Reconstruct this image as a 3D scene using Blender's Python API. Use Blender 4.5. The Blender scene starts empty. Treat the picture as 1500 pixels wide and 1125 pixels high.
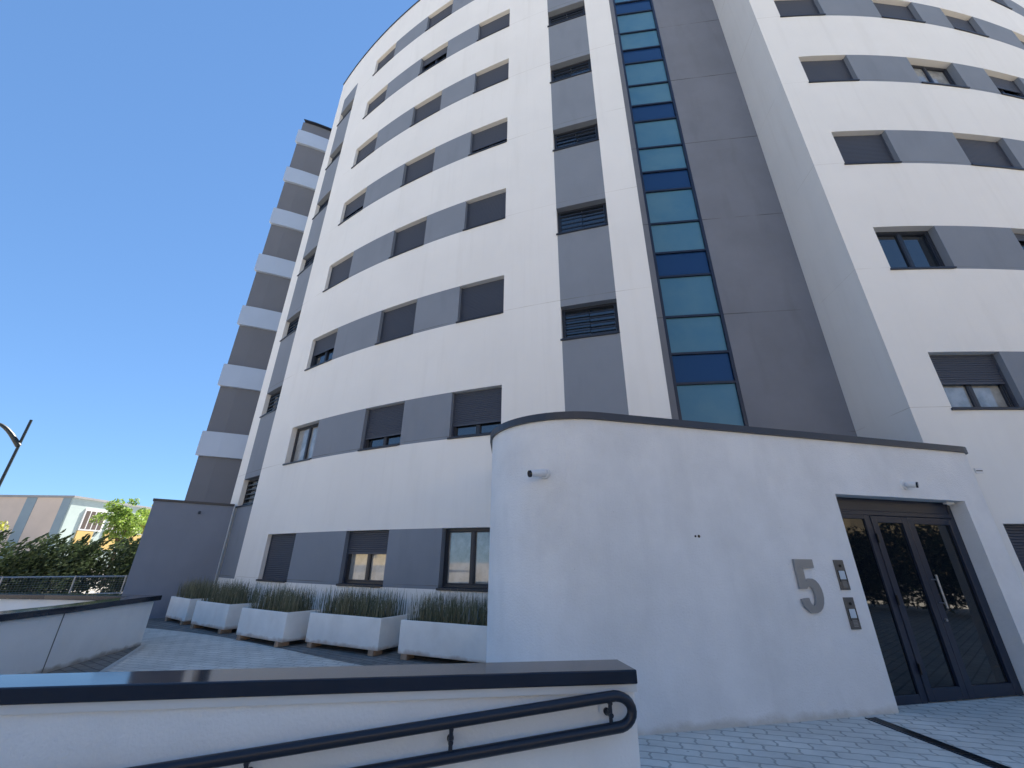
import bpy, bmesh, math, random
from math import radians as rad, sin, cos, pi, sqrt, atan2, hypot
from mathutils import Vector, Matrix
random.seed(11)
scene = bpy.context.scene
col = scene.collection

# ------------------------------------------------------------------ camera
cam_d = bpy.data.cameras.new("camera")
cam = bpy.data.objects.new("camera", cam_d); col.objects.link(cam)
cam_d.sensor_width = 36.0
cam_d.lens = 605.0 / 1500.0 * 36.0
cam_d.clip_start = 0.05; cam_d.clip_end = 2000
RM = Matrix(((0.9999428, -0.0106946, 0.0), (-0.0042358, -0.3960494, -0.9182195), (0.00982, 0.9181669, -0.396072)))
cam.matrix_world = Matrix.Translation((0, 0, 1.5)) @ RM.to_4x4()
scene.camera = cam

# ------------------------------------------------------------------ light
SKY_TINT = (0.56, 0.875, 1.27)      # clear Mediterranean blue
SUN_EL = rad(53); SUN_AZ = rad(17)
world = bpy.data.worlds.new("World"); scene.world = world
world.use_nodes = True
wn = world.node_tree; wn.nodes.clear()
sky = wn.nodes.new("ShaderNodeTexSky"); sky.sky_type = 'NISHITA'; sky.sun_disc = False
sky.sun_elevation = SUN_EL; sky.sun_rotation = SUN_AZ
sky.air_density = 0.9; sky.dust_density = 0.0; sky.ozone_density = 3; sky.altitude = 50
bg = wn.nodes.new("ShaderNodeBackground"); bg.inputs[1].default_value = 0.080
wo = wn.nodes.new("ShaderNodeOutputWorld")
tint = wn.nodes.new("ShaderNodeVectorMath"); tint.operation = 'MULTIPLY'; tint.inputs[1].default_value = SKY_TINT
flat = wn.nodes.new("ShaderNodeGamma"); flat.inputs[1].default_value = 0.56
wn.links.new(sky.outputs[0], flat.inputs[0]); wn.links.new(flat.outputs[0], tint.inputs[0]); wn.links.new(tint.outputs[0], bg.inputs[0]); wn.links.new(bg.outputs[0], wo.inputs[0])
sun_d = bpy.data.lights.new("sun", 'SUN'); sun_d.energy = 5; sun_d.angle = rad(0.5); sun_d.color = (1.0, 0.92, 0.80)
sun = bpy.data.objects.new("sun", sun_d); col.objects.link(sun)
sdir = Vector((sin(SUN_AZ) * cos(SUN_EL), cos(SUN_AZ) * cos(SUN_EL), sin(SUN_EL)))
sun.rotation_euler = sdir.to_track_quat('Z', 'Y').to_euler()
vs = scene.view_settings
vs.view_transform = 'Standard'; vs.look = 'None'; vs.gamma = 1.0; vs.use_curve_mapping = False
vs.exposure = 1.96
scene.cycles.max_bounces = 8; scene.cycles.diffuse_bounces = 5

# ------------------------------------------------------------------ materials
def mat(name, base, rough=0.8, metal=0.0, ior=1.45, var=0.0, vscale=1.5, bump=0.0, bscale=60.0, var2=None, spec=None):
    m = bpy.data.materials.new(name); m.use_nodes = True
    nt = m.node_tree; b = nt.nodes["Principled BSDF"]
    b.inputs['Roughness'].default_value = rough; b.inputs['Metallic'].default_value = metal; b.inputs['IOR'].default_value = ior
    if spec is not None: b.inputs['Specular IOR Level'].default_value = spec
    b.inputs['Base Color'].default_value = (*base, 1)
    tc = nt.nodes.new("ShaderNodeTexCoord")
    m['bsdf'] = b.name
    if var > 0:
        n = nt.nodes.new("ShaderNodeTexNoise"); n.inputs['Scale'].default_value = vscale; n.inputs['Detail'].default_value = 5
        n.inputs['Roughness'].default_value = 0.6
        nt.links.new(tc.outputs['Object'], n.inputs['Vector'])
        mx = nt.nodes.new("ShaderNodeMix"); mx.data_type = 'RGBA'; mx.name = 'varmix'
        c2 = var2 or tuple(max(0, c * (1 - var)) for c in base)
        mx.inputs[6].default_value = (*[min(1, c * (1 + var * 0.3)) for c in base], 1); mx.inputs[7].default_value = (*c2, 1)
        rp = nt.nodes.new("ShaderNodeMapRange"); rp.inputs[1].default_value = 0.35; rp.inputs[2].default_value = 0.7
        nt.links.new(n.outputs[0], rp.inputs[0]); nt.links.new(rp.outputs[0], mx.inputs[0])
        nt.links.new(mx.outputs[2], b.inputs['Base Color'])
    if bump > 0:
        n2 = nt.nodes.new("ShaderNodeTexNoise"); n2.inputs['Scale'].default_value = bscale; n2.inputs['Detail'].default_value = 3
        nt.links.new(tc.outputs['Object'], n2.inputs['Vector'])
        bp = nt.nodes.new("ShaderNodeBump"); bp.inputs['Strength'].default_value = bump; bp.inputs['Distance'].default_value = 0.01
        nt.links.new(n2.outputs[0], bp.inputs['Height']); nt.links.new(bp.outputs[0], b.inputs['Normal'])
    return m

def base_src(m):
    nt = m.node_tree; b = nt.nodes["Principled BSDF"]
    l = b.inputs['Base Color'].links
    if l: return l[0].from_socket
    r = nt.nodes.new("ShaderNodeRGB"); r.outputs[0].default_value = b.inputs['Base Color'].default_value
    return r.outputs[0]

def math_node(nt, op, a, b=None, c=None):
    n = nt.nodes.new("ShaderNodeMath"); n.operation = op
    for i, v in enumerate((a, b, c)):
        if v is None: continue
        if isinstance(v, (int, float)): n.inputs[i].default_value = v
        else: nt.links.new(v, n.inputs[i])
    return n.outputs[0]

def world_xyz(nt):
    g = nt.nodes.new("ShaderNodeNewGeometry"); s = nt.nodes.new("ShaderNodeSeparateXYZ")
    nt.links.new(g.outputs['Position'], s.inputs[0]); return g.outputs['Position'], s.outputs

def mix_in(m, mask, colr, strength=1.0):
    nt = m.node_tree; b = nt.nodes["Principled BSDF"]; src = base_src(m)
    mx = nt.nodes.new("ShaderNodeMix"); mx.data_type = 'RGBA'
    mk = math_node(nt, 'MULTIPLY', mask, strength)
    nt.links.new(mk, mx.inputs[0]); nt.links.new(src, mx.inputs[6]); mx.inputs[7].default_value = (*colr, 1)
    nt.links.new(mx.outputs[2], b.inputs['Base Color'])

def add_joints(m, colr, width=0.007, strength=0.7):
    """thin movement joints in the render at every storey"""
    nt = m.node_tree; pos, s = world_xyz(nt)
    z = math_node(nt, 'SUBTRACT', s[2], 1.06); f = math_node(nt, 'PINGPONG', z, 1.5)
    k = math_node(nt, 'LESS_THAN', f, width)
    n = nt.nodes.new("ShaderNodeTexNoise"); n.inputs['Scale'].default_value = 1.1; nt.links.new(pos, n.inputs['Vector'])
    r = nt.nodes.new("ShaderNodeMapRange"); r.inputs[1].default_value = 0.35; r.inputs[2].default_value = 0.6
    nt.links.new(n.outputs[0], r.inputs[0])
    mix_in(m, math_node(nt, 'MULTIPLY', k, r.outputs[0]), colr, strength)

def add_streaks(m, colr, strength=0.25, sx=2.2, sz=0.22, lo=0.55, hi=0.8):
    nt = m.node_tree; pos, s = world_xyz(nt)
    mp = nt.nodes.new("ShaderNodeMapping"); mp.inputs['Scale'].default_value = (sx, sx, sz); nt.links.new(pos, mp.inputs[0])
    n = nt.nodes.new("ShaderNodeTexNoise"); n.inputs['Scale'].default_value = 1.4; n.inputs['Detail'].default_value = 6; nt.links.new(mp.outputs[0], n.inputs['Vector'])
    r = nt.nodes.new("ShaderNodeMapRange"); r.inputs[1].default_value = lo; r.inputs[2].default_value = hi
    nt.links.new(n.outputs[0], r.inputs[0]); mix_in(m, r.outputs[0], colr, strength)

def add_splash(m, colr, height=0.16, strength=0.8, z0=0.0):
    """beige splash stain along the foot of a wall"""
    nt = m.node_tree; pos, s = world_xyz(nt)
    n = nt.nodes.new("ShaderNodeTexNoise"); n.inputs['Scale'].default_value = 5; n.inputs['Detail'].default_value = 6; nt.links.new(pos, n.inputs['Vector'])
    h = math_node(nt, 'MULTIPLY', n.outputs[0], height * 2)
    zz = math_node(nt, 'SUBTRACT', s[2], z0)
    d = math_node(nt, 'SUBTRACT', h, zz)
    r = nt.nodes.new("ShaderNodeMapRange"); r.inputs[1].default_value = 0.0; r.inputs[2].default_value = height * 0.8
    nt.links.new(d, r.inputs[0]); mix_in(m, r.outputs[0], colr, strength)

def add_blotch(m, c, radius, colr, strength):
    """a local stain with a soft, noisy outline around point c"""
    nt = m.node_tree; pos, s = world_xyz(nt)
    n = nt.nodes.new("ShaderNodeTexNoise"); n.inputs['Scale'].default_value = 6; n.inputs['Detail'].default_value = 6; nt.links.new(pos, n.inputs['Vector'])
    v = nt.nodes.new("ShaderNodeVectorMath"); v.operation = 'SUBTRACT'; nt.links.new(pos, v.inputs[0]); v.inputs[1].default_value = c
    v2 = nt.nodes.new("ShaderNodeVectorMath"); v2.operation = 'MULTIPLY'; nt.links.new(v.outputs[0], v2.inputs[0]); v2.inputs[1].default_value = (1, 1, 0.45)
    l = nt.nodes.new("ShaderNodeVectorMath"); l.operation = 'LENGTH'; nt.links.new(v2.outputs[0], l.inputs[0])
    r = nt.nodes.new("ShaderNodeMapRange"); r.inputs[1].default_value = radius; r.inputs[2].default_value = 0.0
    nt.links.new(l.outputs['Value'], r.inputs[0])
    k = math_node(nt, 'MULTIPLY', r.outputs[0], n.outputs[0]); mix_in(m, k, colr, strength)

def add_specks(m, scale=9.0, colr=(0.20, 0.18, 0.16), thr=0.035, strength=0.7):
    """sparse small dark marks and chips"""
    nt = m.node_tree; pos, s = world_xyz(nt)
    v = nt.nodes.new("ShaderNodeTexVoronoi"); v.inputs['Scale'].default_value = scale; nt.links.new(pos, v.inputs['Vector'])
    k = math_node(nt, 'LESS_THAN', v.outputs['Distance'], thr)
    n = nt.nodes.new("ShaderNodeTexNoise"); n.inputs['Scale'].default_value = 2.3; nt.links.new(pos, n.inputs['Vector'])
    g = math_node(nt, 'GREATER_THAN', n.outputs[0], 0.60)
    mix_in(m, math_node(nt, 'MULTIPLY', k, g), colr, strength)

M = {}
M['white'] = mat('white_render', (0.81, 0.795, 0.765), 0.9, var=0.04, vscale=0.5, bump=0.35, bscale=90, spec=0.2)
add_streaks(M['white'], (0.64, 0.62, 0.58), 0.25)
add_streaks(M['white'], (0.62, 0.59, 0.55), 0.15, 5.5, 0.16, 0.58, 0.8)
add_joints(M['white'], (0.52, 0.48, 0.42))
M['annex'] = mat('white_entrance_render', (0.78, 0.775, 0.77), 0.9, var=0.085, vscale=1.6, bump=0.6, bscale=55, spec=0.2)
add_streaks(M['annex'], (0.60, 0.60, 0.60), 0.32, 2.6, 0.7)
add_blotch(M['annex'], (1.15, 4.88, 1.0), 0.75, (0.66, 0.65, 0.63), 0.5); add_blotch(M['annex'], (2.9, 5.3, 0.7), 0.5, (0.62, 0.60, 0.57), 0.5)
add_specks(M['annex'])
add_blotch(M['annex'], (0.34, 4.70, 2.25), 0.5, (0.55, 0.50, 0.44), 0.6)
add_splash(M['annex'], (0.50, 0.46, 0.40), 0.08, 0.65)
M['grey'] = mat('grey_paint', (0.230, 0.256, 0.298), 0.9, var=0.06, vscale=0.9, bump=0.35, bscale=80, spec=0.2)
add_streaks(M['grey'], (0.190, 0.21, 0.243), 0.5, 2.2, 0.5); add_joints(M['grey'], (0.13, 0.13, 0.13), 0.007, 0.8)
M['recess'] = mat('dark_grey_paint', (0.200, 0.214, 0.250), 0.9, var=0.10, vscale=0.8, bump=0.35, bscale=80, spec=0.2)
add_streaks(M['recess'], (0.158, 0.168, 0.193), 0.6, 2.0, 0.4); add_joints(M['recess'], (0.05, 0.05, 0.05), 0.012, 0.9)
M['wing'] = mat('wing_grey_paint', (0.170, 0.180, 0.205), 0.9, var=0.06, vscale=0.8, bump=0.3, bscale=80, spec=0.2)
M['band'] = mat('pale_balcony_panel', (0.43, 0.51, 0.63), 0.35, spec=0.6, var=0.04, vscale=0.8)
M['lowwall'] = mat('low_wall_grey', (0.24, 0.262, 0.31), 0.9, var=0.08, vscale=0.8, bump=0.3, bscale=80, spec=0.2)
add_streaks(M['lowwall'], (0.20, 0.218, 0.255), 0.4, 2.0, 0.5)
M['cap'] = mat('dark_blue_grey_metal', (0.022, 0.025, 0.036), 0.38, 0.0, 1.55, var=0.15, vscale=4)
M['capgloss'] = mat('glossy_coping_metal', (0.014, 0.017, 0.030), 0.10, 0.0, 1.5, var=0.2, vscale=3)
M['rail'] = mat('navy_rail_paint', (0.012, 0.015, 0.026), 0.33, 0.0, 1.5, bump=0.15, bscale=40)
M['frame'] = mat('anthracite_aluminium', (0.018, 0.023, 0.036), 0.4, 0.0, 1.5)
M['doorframe'] = mat('door_aluminium', (0.014, 0.021, 0.042), 0.35, 0.0, 1.5)
M['glass'] = mat('window_glass', (0.012, 0.016, 0.022), 0.03, 0.0, 2.1, bump=0.012, bscale=1.2)
M['curtain_sky'] = mat('curtain_sky_glass', (0.30, 0.31, 0.31), 0.03, 0.0, 2.1, var=0.5, vscale=3.0, bump=0.012, bscale=1.2)  # pale pane for curtains, also used for a painted sky reflection
M['doorglass'] = mat('door_glass', (0.008, 0.010, 0.013), 0.02, 0.0, 1.6, bump=0.008, bscale=1.0)
M['shutter'] = mat('charcoal_shutter', (0.055, 0.065, 0.092), 0.5, 0.0, 1.45)
M['frost'] = mat('blue_frosted_glass', (0.060, 0.165, 0.260), 0.2, 0.0, 1.5, var=0.25, vscale=0.7, var2=(0.105, 0.225, 0.295))
M['spandrel'] = mat('dark_blue_glass', (0.012, 0.045, 0.135), 0.12, 0.0, 1.5)
M['strframe'] = mat('navy_mullion', (0.015, 0.022, 0.045), 0.4)
M['parapet'] = mat('parapet_render', (0.84, 0.84, 0.83), 0.9, var=0.07, vscale=1.3, bump=0.35, bscale=70, spec=0.2)
add_streaks(M['parapet'], (0.68, 0.68, 0.67), 0.3, 2.5, 0.8); add_splash(M['parapet'], (0.33, 0.28, 0.22), 0.07, 0.8)
M['joint'] = mat('sealant_joint', (0.20, 0.19, 0.17), 0.9)
M['planter'] = mat('white_concrete_planter', (0.86, 0.84, 0.80), 0.85, var=0.08, vscale=2.5, bump=0.3, bscale=50, spec=0.2)
add_streaks(M['planter'], (0.62, 0.55, 0.48), 0.35, 1.6, 1.2, 0.5, 0.85); add_splash(M['planter'], (0.45, 0.33, 0.24), 0.07, 0.75, 0.08)
M['brick'] = mat('clay_brick', (0.42, 0.29, 0.20), 0.9, var=0.25, vscale=20, bump=0.4, bscale=90)
M['soil'] = mat('dark_soil', (0.05, 0.04, 0.03), 0.95, var=0.4, vscale=20, bump=0.8, bscale=60)
M['steel'] = mat('brushed_steel', (0.36, 0.37, 0.39), 0.42, 0.9, bump=0.05, bscale=200)
M['panelsteel'] = mat('intercom_steel', (0.16, 0.155, 0.15), 0.45, 0.8)
M['screen'] = mat('intercom_screen', (0.55, 0.62, 0.68), 0.15, 0.0, 1.5)
M['black'] = mat('black_plastic', (0.012, 0.012, 0.013), 0.4)
M['camwhite'] = mat('white_plastic', (0.72, 0.72, 0.72), 0.45)
M['lensglass'] = mat('lens_glass', (0.01, 0.01, 0.012), 0.05, 0.0, 1.6)
M['pipe'] = mat('grey_pvc', (0.08, 0.085, 0.09), 0.5)
M['bark'] = mat('tree_bark', (0.11, 0.08, 0.055), 0.95, var=0.4, vscale=8, bump=0.8, bscale=25)
M['galv'] = mat('galvanised_steel', (0.42, 0.43, 0.44), 0.45, 0.7)
M['lamp'] = mat('dark_green_lamp_paint', (0.018, 0.028, 0.030), 0.45)
M['lamphead'] = mat('grey_lamp_head', (0.30, 0.31, 0.32), 0.5)
M['tan'] = mat('tan_render', (0.60, 0.50, 0.42), 0.9, var=0.10, vscale=0.3, bump=0.2, bscale=20)
M['teal'] = mat('pale_teal_render', (0.40, 0.48, 0.46), 0.9, var=0.08, vscale=0.4)
M['bluestripe'] = mat('blue_grey_render', (0.24, 0.31, 0.35), 0.9, var=0.06, vscale=0.6)
M['yellow'] = mat('ochre_panel', (0.55, 0.38, 0.14), 0.8, var=0.08, vscale=1)
M['offwhite'] = mat('off_white_trim', (0.68, 0.68, 0.66), 0.8, var=0.05, vscale=1)
M['farwin'] = mat('brown_window', (0.10, 0.075, 0.06), 0.4)
M['cream'] = mat('cream_render', (0.66, 0.54, 0.34), 0.9, var=0.08, vscale=0.3)
M['roofgrey'] = mat('grey_roof', (0.3, 0.3, 0.3), 0.9, var=0.1, vscale=1)
M['ground'] = mat('asphalt_ground', (0.30, 0.285, 0.265), 0.95, var=0.25, vscale=0.8, bump=0.5, bscale=40)
M['curb'] = mat('light_edging_stone', (0.50, 0.50, 0.48), 0.9, var=0.15, vscale=6, bump=0.3, bscale=60)

def leafmat(name, c1, c2, trans=0.4):
    m = bpy.data.materials.new(name); m.use_nodes = True; nt = m.node_tree; b = nt.nodes["Principled BSDF"]
    b.inputs['Roughness'].default_value = 0.55
    g = nt.nodes.new("ShaderNodeNewGeometry")
    mx = nt.nodes.new("ShaderNodeMix"); mx.data_type = 'RGBA'; mx.inputs[6].default_value = (*c1, 1); mx.inputs[7].default_value = (*c2, 1)
    nt.links.new(g.outputs['Random Per Island'], mx.inputs[0]); nt.links.new(mx.outputs[2], b.inputs['Base Color'])
    t = nt.nodes.new("ShaderNodeBsdfTranslucent"); nt.links.new(mx.outputs[2], t.inputs[0])
    ms = nt.nodes.new("ShaderNodeMixShader"); ms.inputs[0].default_value = trans
    o = nt.nodes["Material Output"]; nt.links.new(b.outputs[0], ms.inputs[1]); nt.links.new(t.outputs[0], ms.inputs[2]); nt.links.new(ms.outputs[0], o.inputs[0])
    return m
M['leafdark'] = leafmat('dark_hedge_leaf', (0.022, 0.040, 0.018), (0.080, 0.115, 0.050), 0.25)
M['leaflime'] = leafmat('lime_leaf', (0.10, 0.19, 0.035), (0.24, 0.34, 0.06), 0.5)
M['leafyellow'] = leafmat('yellow_leaf', (0.30, 0.33, 0.06), (0.46, 0.46, 0.11), 0.5)
M['reed'] = leafmat('horsetail_stem', (0.060, 0.085, 0.040), (0.31, 0.29, 0.19), 0.15)

def pavmat(name, c1, c2, mortar, scale, rot=0.0, zig=0.05, mort=0.03, bw=0.5, rh=0.25):
    m = mat(name, c1, 0.9, spec=0.3)
    nt = m.node_tree; b = nt.nodes["Principled BSDF"]
    pos, s = world_xyz(nt)
    mp = nt.nodes.new("ShaderNodeMapping"); mp.inputs['Rotation'].default_value = (0, 0, rot); nt.links.new(pos, mp.inputs[0])
    sp = nt.nodes.new("ShaderNodeSeparateXYZ"); nt.links.new(mp.outputs[0], sp.inputs[0])
    zx = math_node(nt, 'PINGPONG', sp.outputs[1], 0.05)
    zx = math_node(nt, 'MULTIPLY', zx, zig * 10)
    zy = math_node(nt, 'PINGPONG', sp.outputs[0], 0.05); zy = math_node(nt, 'MULTIPLY', zy, zig * 4)
    xx = math_node(nt, 'ADD', sp.outputs[0], zx); yy = math_node(nt, 'ADD', sp.outputs[1], zy)
    cb = nt.nodes.new("ShaderNodeCombineXYZ"); nt.links.new(xx, cb.inputs[0]); nt.links.new(yy, cb.inputs[1])
    br = nt.nodes.new("ShaderNodeTexBrick"); br.inputs['Scale'].default_value = scale
    br.inputs['Mortar Size'].default_value = mort; br.inputs['Mortar Smooth'].default_value = 0.5
    br.inputs['Brick Width'].default_value = bw; br.inputs['Row Height'].default_value = rh; br.inputs['Bias'].default_value = 0
    br.inputs['Color1'].default_value = (*c1, 1); br.inputs['Color2'].default_value = (*c2, 1); br.inputs['Mortar'].default_value = (*mortar, 1)
    nt.links.new(cb.outputs[0], br.inputs['Vector'])
    n = nt.nodes.new("ShaderNodeTexNoise"); n.inputs['Scale'].default_value = 1.3; n.inputs['Detail'].default_value = 8; n.inputs['Roughness'].default_value = 0.7
    nt.links.new(pos, n.inputs['Vector'])
    r = nt.nodes.new("ShaderNodeMapRange"); r.inputs[1].default_value = 0.3; r.inputs[2].default_value = 0.7; r.inputs[3].default_value = 0.78; r.inputs[4].default_value = 1.12
    nt.links.new(n.outputs[0], r.inputs[0])
    mu = nt.nodes.new("ShaderNodeVectorMath"); mu.operation = 'SCALE'; nt.links.new(br.outputs[0], mu.inputs[0]); nt.links.new(r.outputs[0], mu.inputs['Scale'])
    nt.links.new(mu.outputs[0], b.inputs['Base Color'])
    n3 = nt.nodes.new("ShaderNodeTexNoise"); n3.inputs['Scale'].default_value = 70; nt.links.new(pos, n3.inputs['Vector'])
    hh = math_node(nt, 'SUBTRACT', math_node(nt, 'MULTIPLY', n3.outputs[0], 0.35), br.outputs['Fac'])
    bp = nt.nodes.new("ShaderNodeBump"); bp.inputs['Strength'].default_value = 0.6; bp.inputs['Distance'].default_value = 0.012
    nt.links.new(hh, bp.inputs['Height']); nt.links.new(bp.outputs[0], b.inputs['Normal'])
    return m
M['pave'] = pavmat('light_interlocking_pavers', (0.66, 0.625, 0.56), (0.72, 0.68, 0.61), (0.44, 0.415, 0.37), 1.75, rot=0.235, zig=0.035, mort=0.022)
add_specks(M['pave'], 7.0, (0.10, 0.10, 0.10), 0.10, 0.7)
add_streaks(M['pave'], (0.50, 0.47, 0.42), 0.35, 1.0, 1.0, 0.5, 0.75)
M['pavedark'] = pavmat('darker_pavers', (0.185, 0.18, 0.17), (0.235, 0.228, 0.215), (0.11, 0.107, 0.10), 1.75, rot=0.55, zig=0.035, mort=0.022)

# ------------------------------------------------------------------ mesh helpers
class MB:
    def __init__(s): s.v = []; s.f = []; s.mi = []
    def vert(s, p): s.v.append(tuple(p)); return len(s.v) - 1
    def face(s, pts, mi=0):
        s.f.append([s.vert(p) for p in pts]); s.mi.append(mi)
    def box(s, x0, x1, y0, y1, z0, z1, mi=0, T=None):
        P = [Vector((x, y, z)) for z in (z0, z1) for y in (y0, y1) for x in (x0, x1)]
        if T is not None: P = [T @ p for p in P]
        i = [s.vert(p) for p in P]
        for q in ((0, 2, 3, 1), (4, 5, 7, 6), (0, 1, 5, 4), (2, 6, 7, 3), (0, 4, 6, 2), (1, 3, 7, 5)):
            s.f.append([i[k] for k in q]); s.mi.append(mi)
    def prism(s, poly, z0, z1, mi=0, T=None):
        """poly: counter-clockwise xy outline"""
        n = len(poly)
        lo = [Vector((p[0], p[1], z0)) for p in poly]; hi = [Vector((p[0], p[1], z1)) for p in poly]
        if T is not None: lo = [T @ p for p in lo]; hi = [T @ p for p in hi]
        a = [s.vert(p) for p in lo]; b = [s.vert(p) for p in hi]
        s.f.append(a[::-1]); s.f.append(b); s.mi += [mi, mi]
        for k in range(n):
            l = (k + 1) % n
            s.f.append([a[k], a[l], b[l], b[k]]); s.mi.append(mi)
    def tube(s, pts, r, n=10, mi=0, cap=True):
        pts = [Vector(p) for p in pts]; rs = r if isinstance(r, (list, tuple)) else [r] * len(pts)
        rings = []; prev = None
        for k, p in enumerate(pts):
            a = pts[max(0, k - 1)]; c = pts[min(len(pts) - 1, k + 1)]
            t = (c - a).normalized()
            if prev is None:
                u = t.orthogonal().normalized()
            else:
                u = (prev - t * prev.dot(t)).normalized()
            prev = u; w = t.cross(u)
            rings.append([s.vert(p + (u * cos(2 * pi * j / n) + w * sin(2 * pi * j / n)) * rs[k]) for j in range(n)])
        for k in range(len(rings) - 1):
            for j in range(n):
                l = (j + 1) % n
                s.f.append([rings[k][j], rings[k][l], rings[k + 1][l], rings[k + 1][j]]); s.mi.append(mi)
        if cap:
            s.f.append(rings[0][::-1]); s.f.append(rings[-1]); s.mi += [mi, mi]
    def build(s, name, mats, parent=None, loc=(0, 0, 0), smooth=False, off=None):
        me = bpy.data.meshes.new(name)
        me.from_pydata(s.v, [], s.f)
        for m in (mats if isinstance(mats, (list, tuple)) else [mats]): me.materials.append(m)
        for p, mi in zip(me.polygons, s.mi): p.material_index = mi; p.use_smooth = smooth
        if smooth:
            try: me.set_sharp_from_angle(angle=rad(40))
            except Exception: pass
        me.update()
        return obj(name, me, parent, loc)

def obj(name, me, parent=None, loc=(0, 0, 0)):
    o = bpy.data.objects.new(name, me); col.objects.link(o); o.location = loc
    if parent is not None: o.parent = parent
    return o
def tag(o, label, cat, group=None):
    o['label'] = label; o['category'] = cat
    if group: o['group'] = group
    return o
def thing(name, label, cat, loc=(0, 0, 0), group=None, rz=0.0):
    o = bpy.data.objects.new(name, None); col.objects.link(o); o.location = loc; o.rotation_euler = (0, 0, rz); o.empty_display_size = 0.2
    return tag(o, label, cat, group)
def struct(o, kind='structure'):
    o['kind'] = kind; return o
def bevel(o, w=0.008, seg=2):
    md = o.modifiers.new('bevel', 'BEVEL'); md.width = w; md.segments = seg; md.limit_method = 'ANGLE'; md.angle_limit = rad(35)
    return o

# ------------------------------------------------------------------ ground
g = MB(); g.face([(-500, -500, -0.012), (500, -500, -0.012), (500, 500, -0.012), (-500, 500, -0.012)])
struct(g.build('ground', M['ground']))
g = MB(); g.face([(-13.5, -7, 0), (24, -7, 0), (24, 16, 0), (-13.5, 16, 0)])
struct(g.build('paving', M['pave']))
# darker sheets of the paver pattern lie 4 mm above the light pavers
g = MB()
inner = [(-11.0, 12.2), (-9.4, 11.45), (-8.4, 11.15), (-7.4, 10.75), (-6.5, 10.33), (-5.78, 9.93), (-4.28, 8.98), (-3.02, 8.10), (-2.05, 7.50), (-0.9, 6.75), (-0.1, 6.3)]
outer = [(-10.5, 15.5), (-9.6, 15.2), (-8.9, 14.2), (-8.0, 13.4), (-7.3, 12.8), (-6.5, 12.2), (-4.8, 11.2), (-3.4, 10.4), (-2.2, 9.8), (-1.0, 9.2), (0.2, 8.8)]
for k in range(len(inner) - 1):
    g.face([(*inner[k], 0.004), (*inner[k + 1], 0.004), (*outer[k + 1], 0.004), (*outer[k], 0.004)])
struct(g.build('darker_paving_border', M['pavedark']))
g = MB()
wl = [(-6.1, 2.8), (-6.35, 4.5), (-6.52, 7.0), (-6.75, 8.2), (-6.93, 9.1)]
wr = [(-4.3, 2.8), (-4.95, 4.9), (-5.84, 7.05), (-6.45, 8.25), (-6.92, 9.12)]
for k in range(4): g.face([(*wl[k], 0.004), (*wr[k], 0.004), (*wr[k + 1], 0.004), (*wl[k + 1], 0.004)])
struct(g.build('dark_paving_strip', M['pavedark']))
g = MB()
for k in range(4):
    a, b = wr[k], wr[k + 1]
    g.face([(a[0], a[1], 0.008), (a[0] + 0.07, a[1] + .02, 0.008), (b[0] + 0.07, b[1] + .02, 0.008), (b[0], b[1], 0.008)])
struct(g.build('paving_edging', M['curb']))

# ------------------------------------------------------------------ the apartment building
BO = Vector((3.0, 9.0, 0.0))
bld = thing('apartment_building', 'white and grey curved apartment block with banded windows and blue stair glazing, filling the picture', 'building', BO)
NB = -BO
ROOF = 25.15

CLx, CLy, CLr = 9.4038, 33.7155, 27.041
def lob_l(a): return Vector((CLx + CLr * cos(rad(a)), CLy + CLr * sin(rad(a)), 0))
# right lobe: cubic through surveyed points, by x
def solve(Am, bv):
    n = len(bv); Mx = [r[:] + [bv[i]] for i, r in enumerate(Am)]
    for i in range(n):
        p = max(range(i, n), key=lambda r: abs(Mx[r][i])); Mx[i], Mx[p] = Mx[p], Mx[i]
        for r in range(n):
            if r != i:
                f = Mx[r][i] / Mx[i][i]; Mx[r] = [x - f * y for x, y in zip(Mx[r], Mx[i])]
    return [Mx[i][n] / Mx[i][i] for i in range(n)]
PR = [(6.98, 6.8), (7.64, 6.71), (8.9, 6.645), (10.5, 6.68), (11.9, 6.84), (12.9, 6.97), (14.1, 7.17), (15.72, 7.52), (16.95, 7.83), (17.48, 7.97), (19.0, 8.45), (21.0, 9.2), (23.0, 10.1), (25.0, 11.1)]
Am = [[sum((x - 10) ** (i + j) for x, y in PR) for j in range(5)] for i in range(5)]
bv = [sum(y * (x - 10) ** i for x, y in PR) for i in range(5)]
RC = solve(Am, bv)
def lob_r(x): return Vector((x, sum(c * (x - 10) ** i for i, c in enumerate(RC)), 0))

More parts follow.
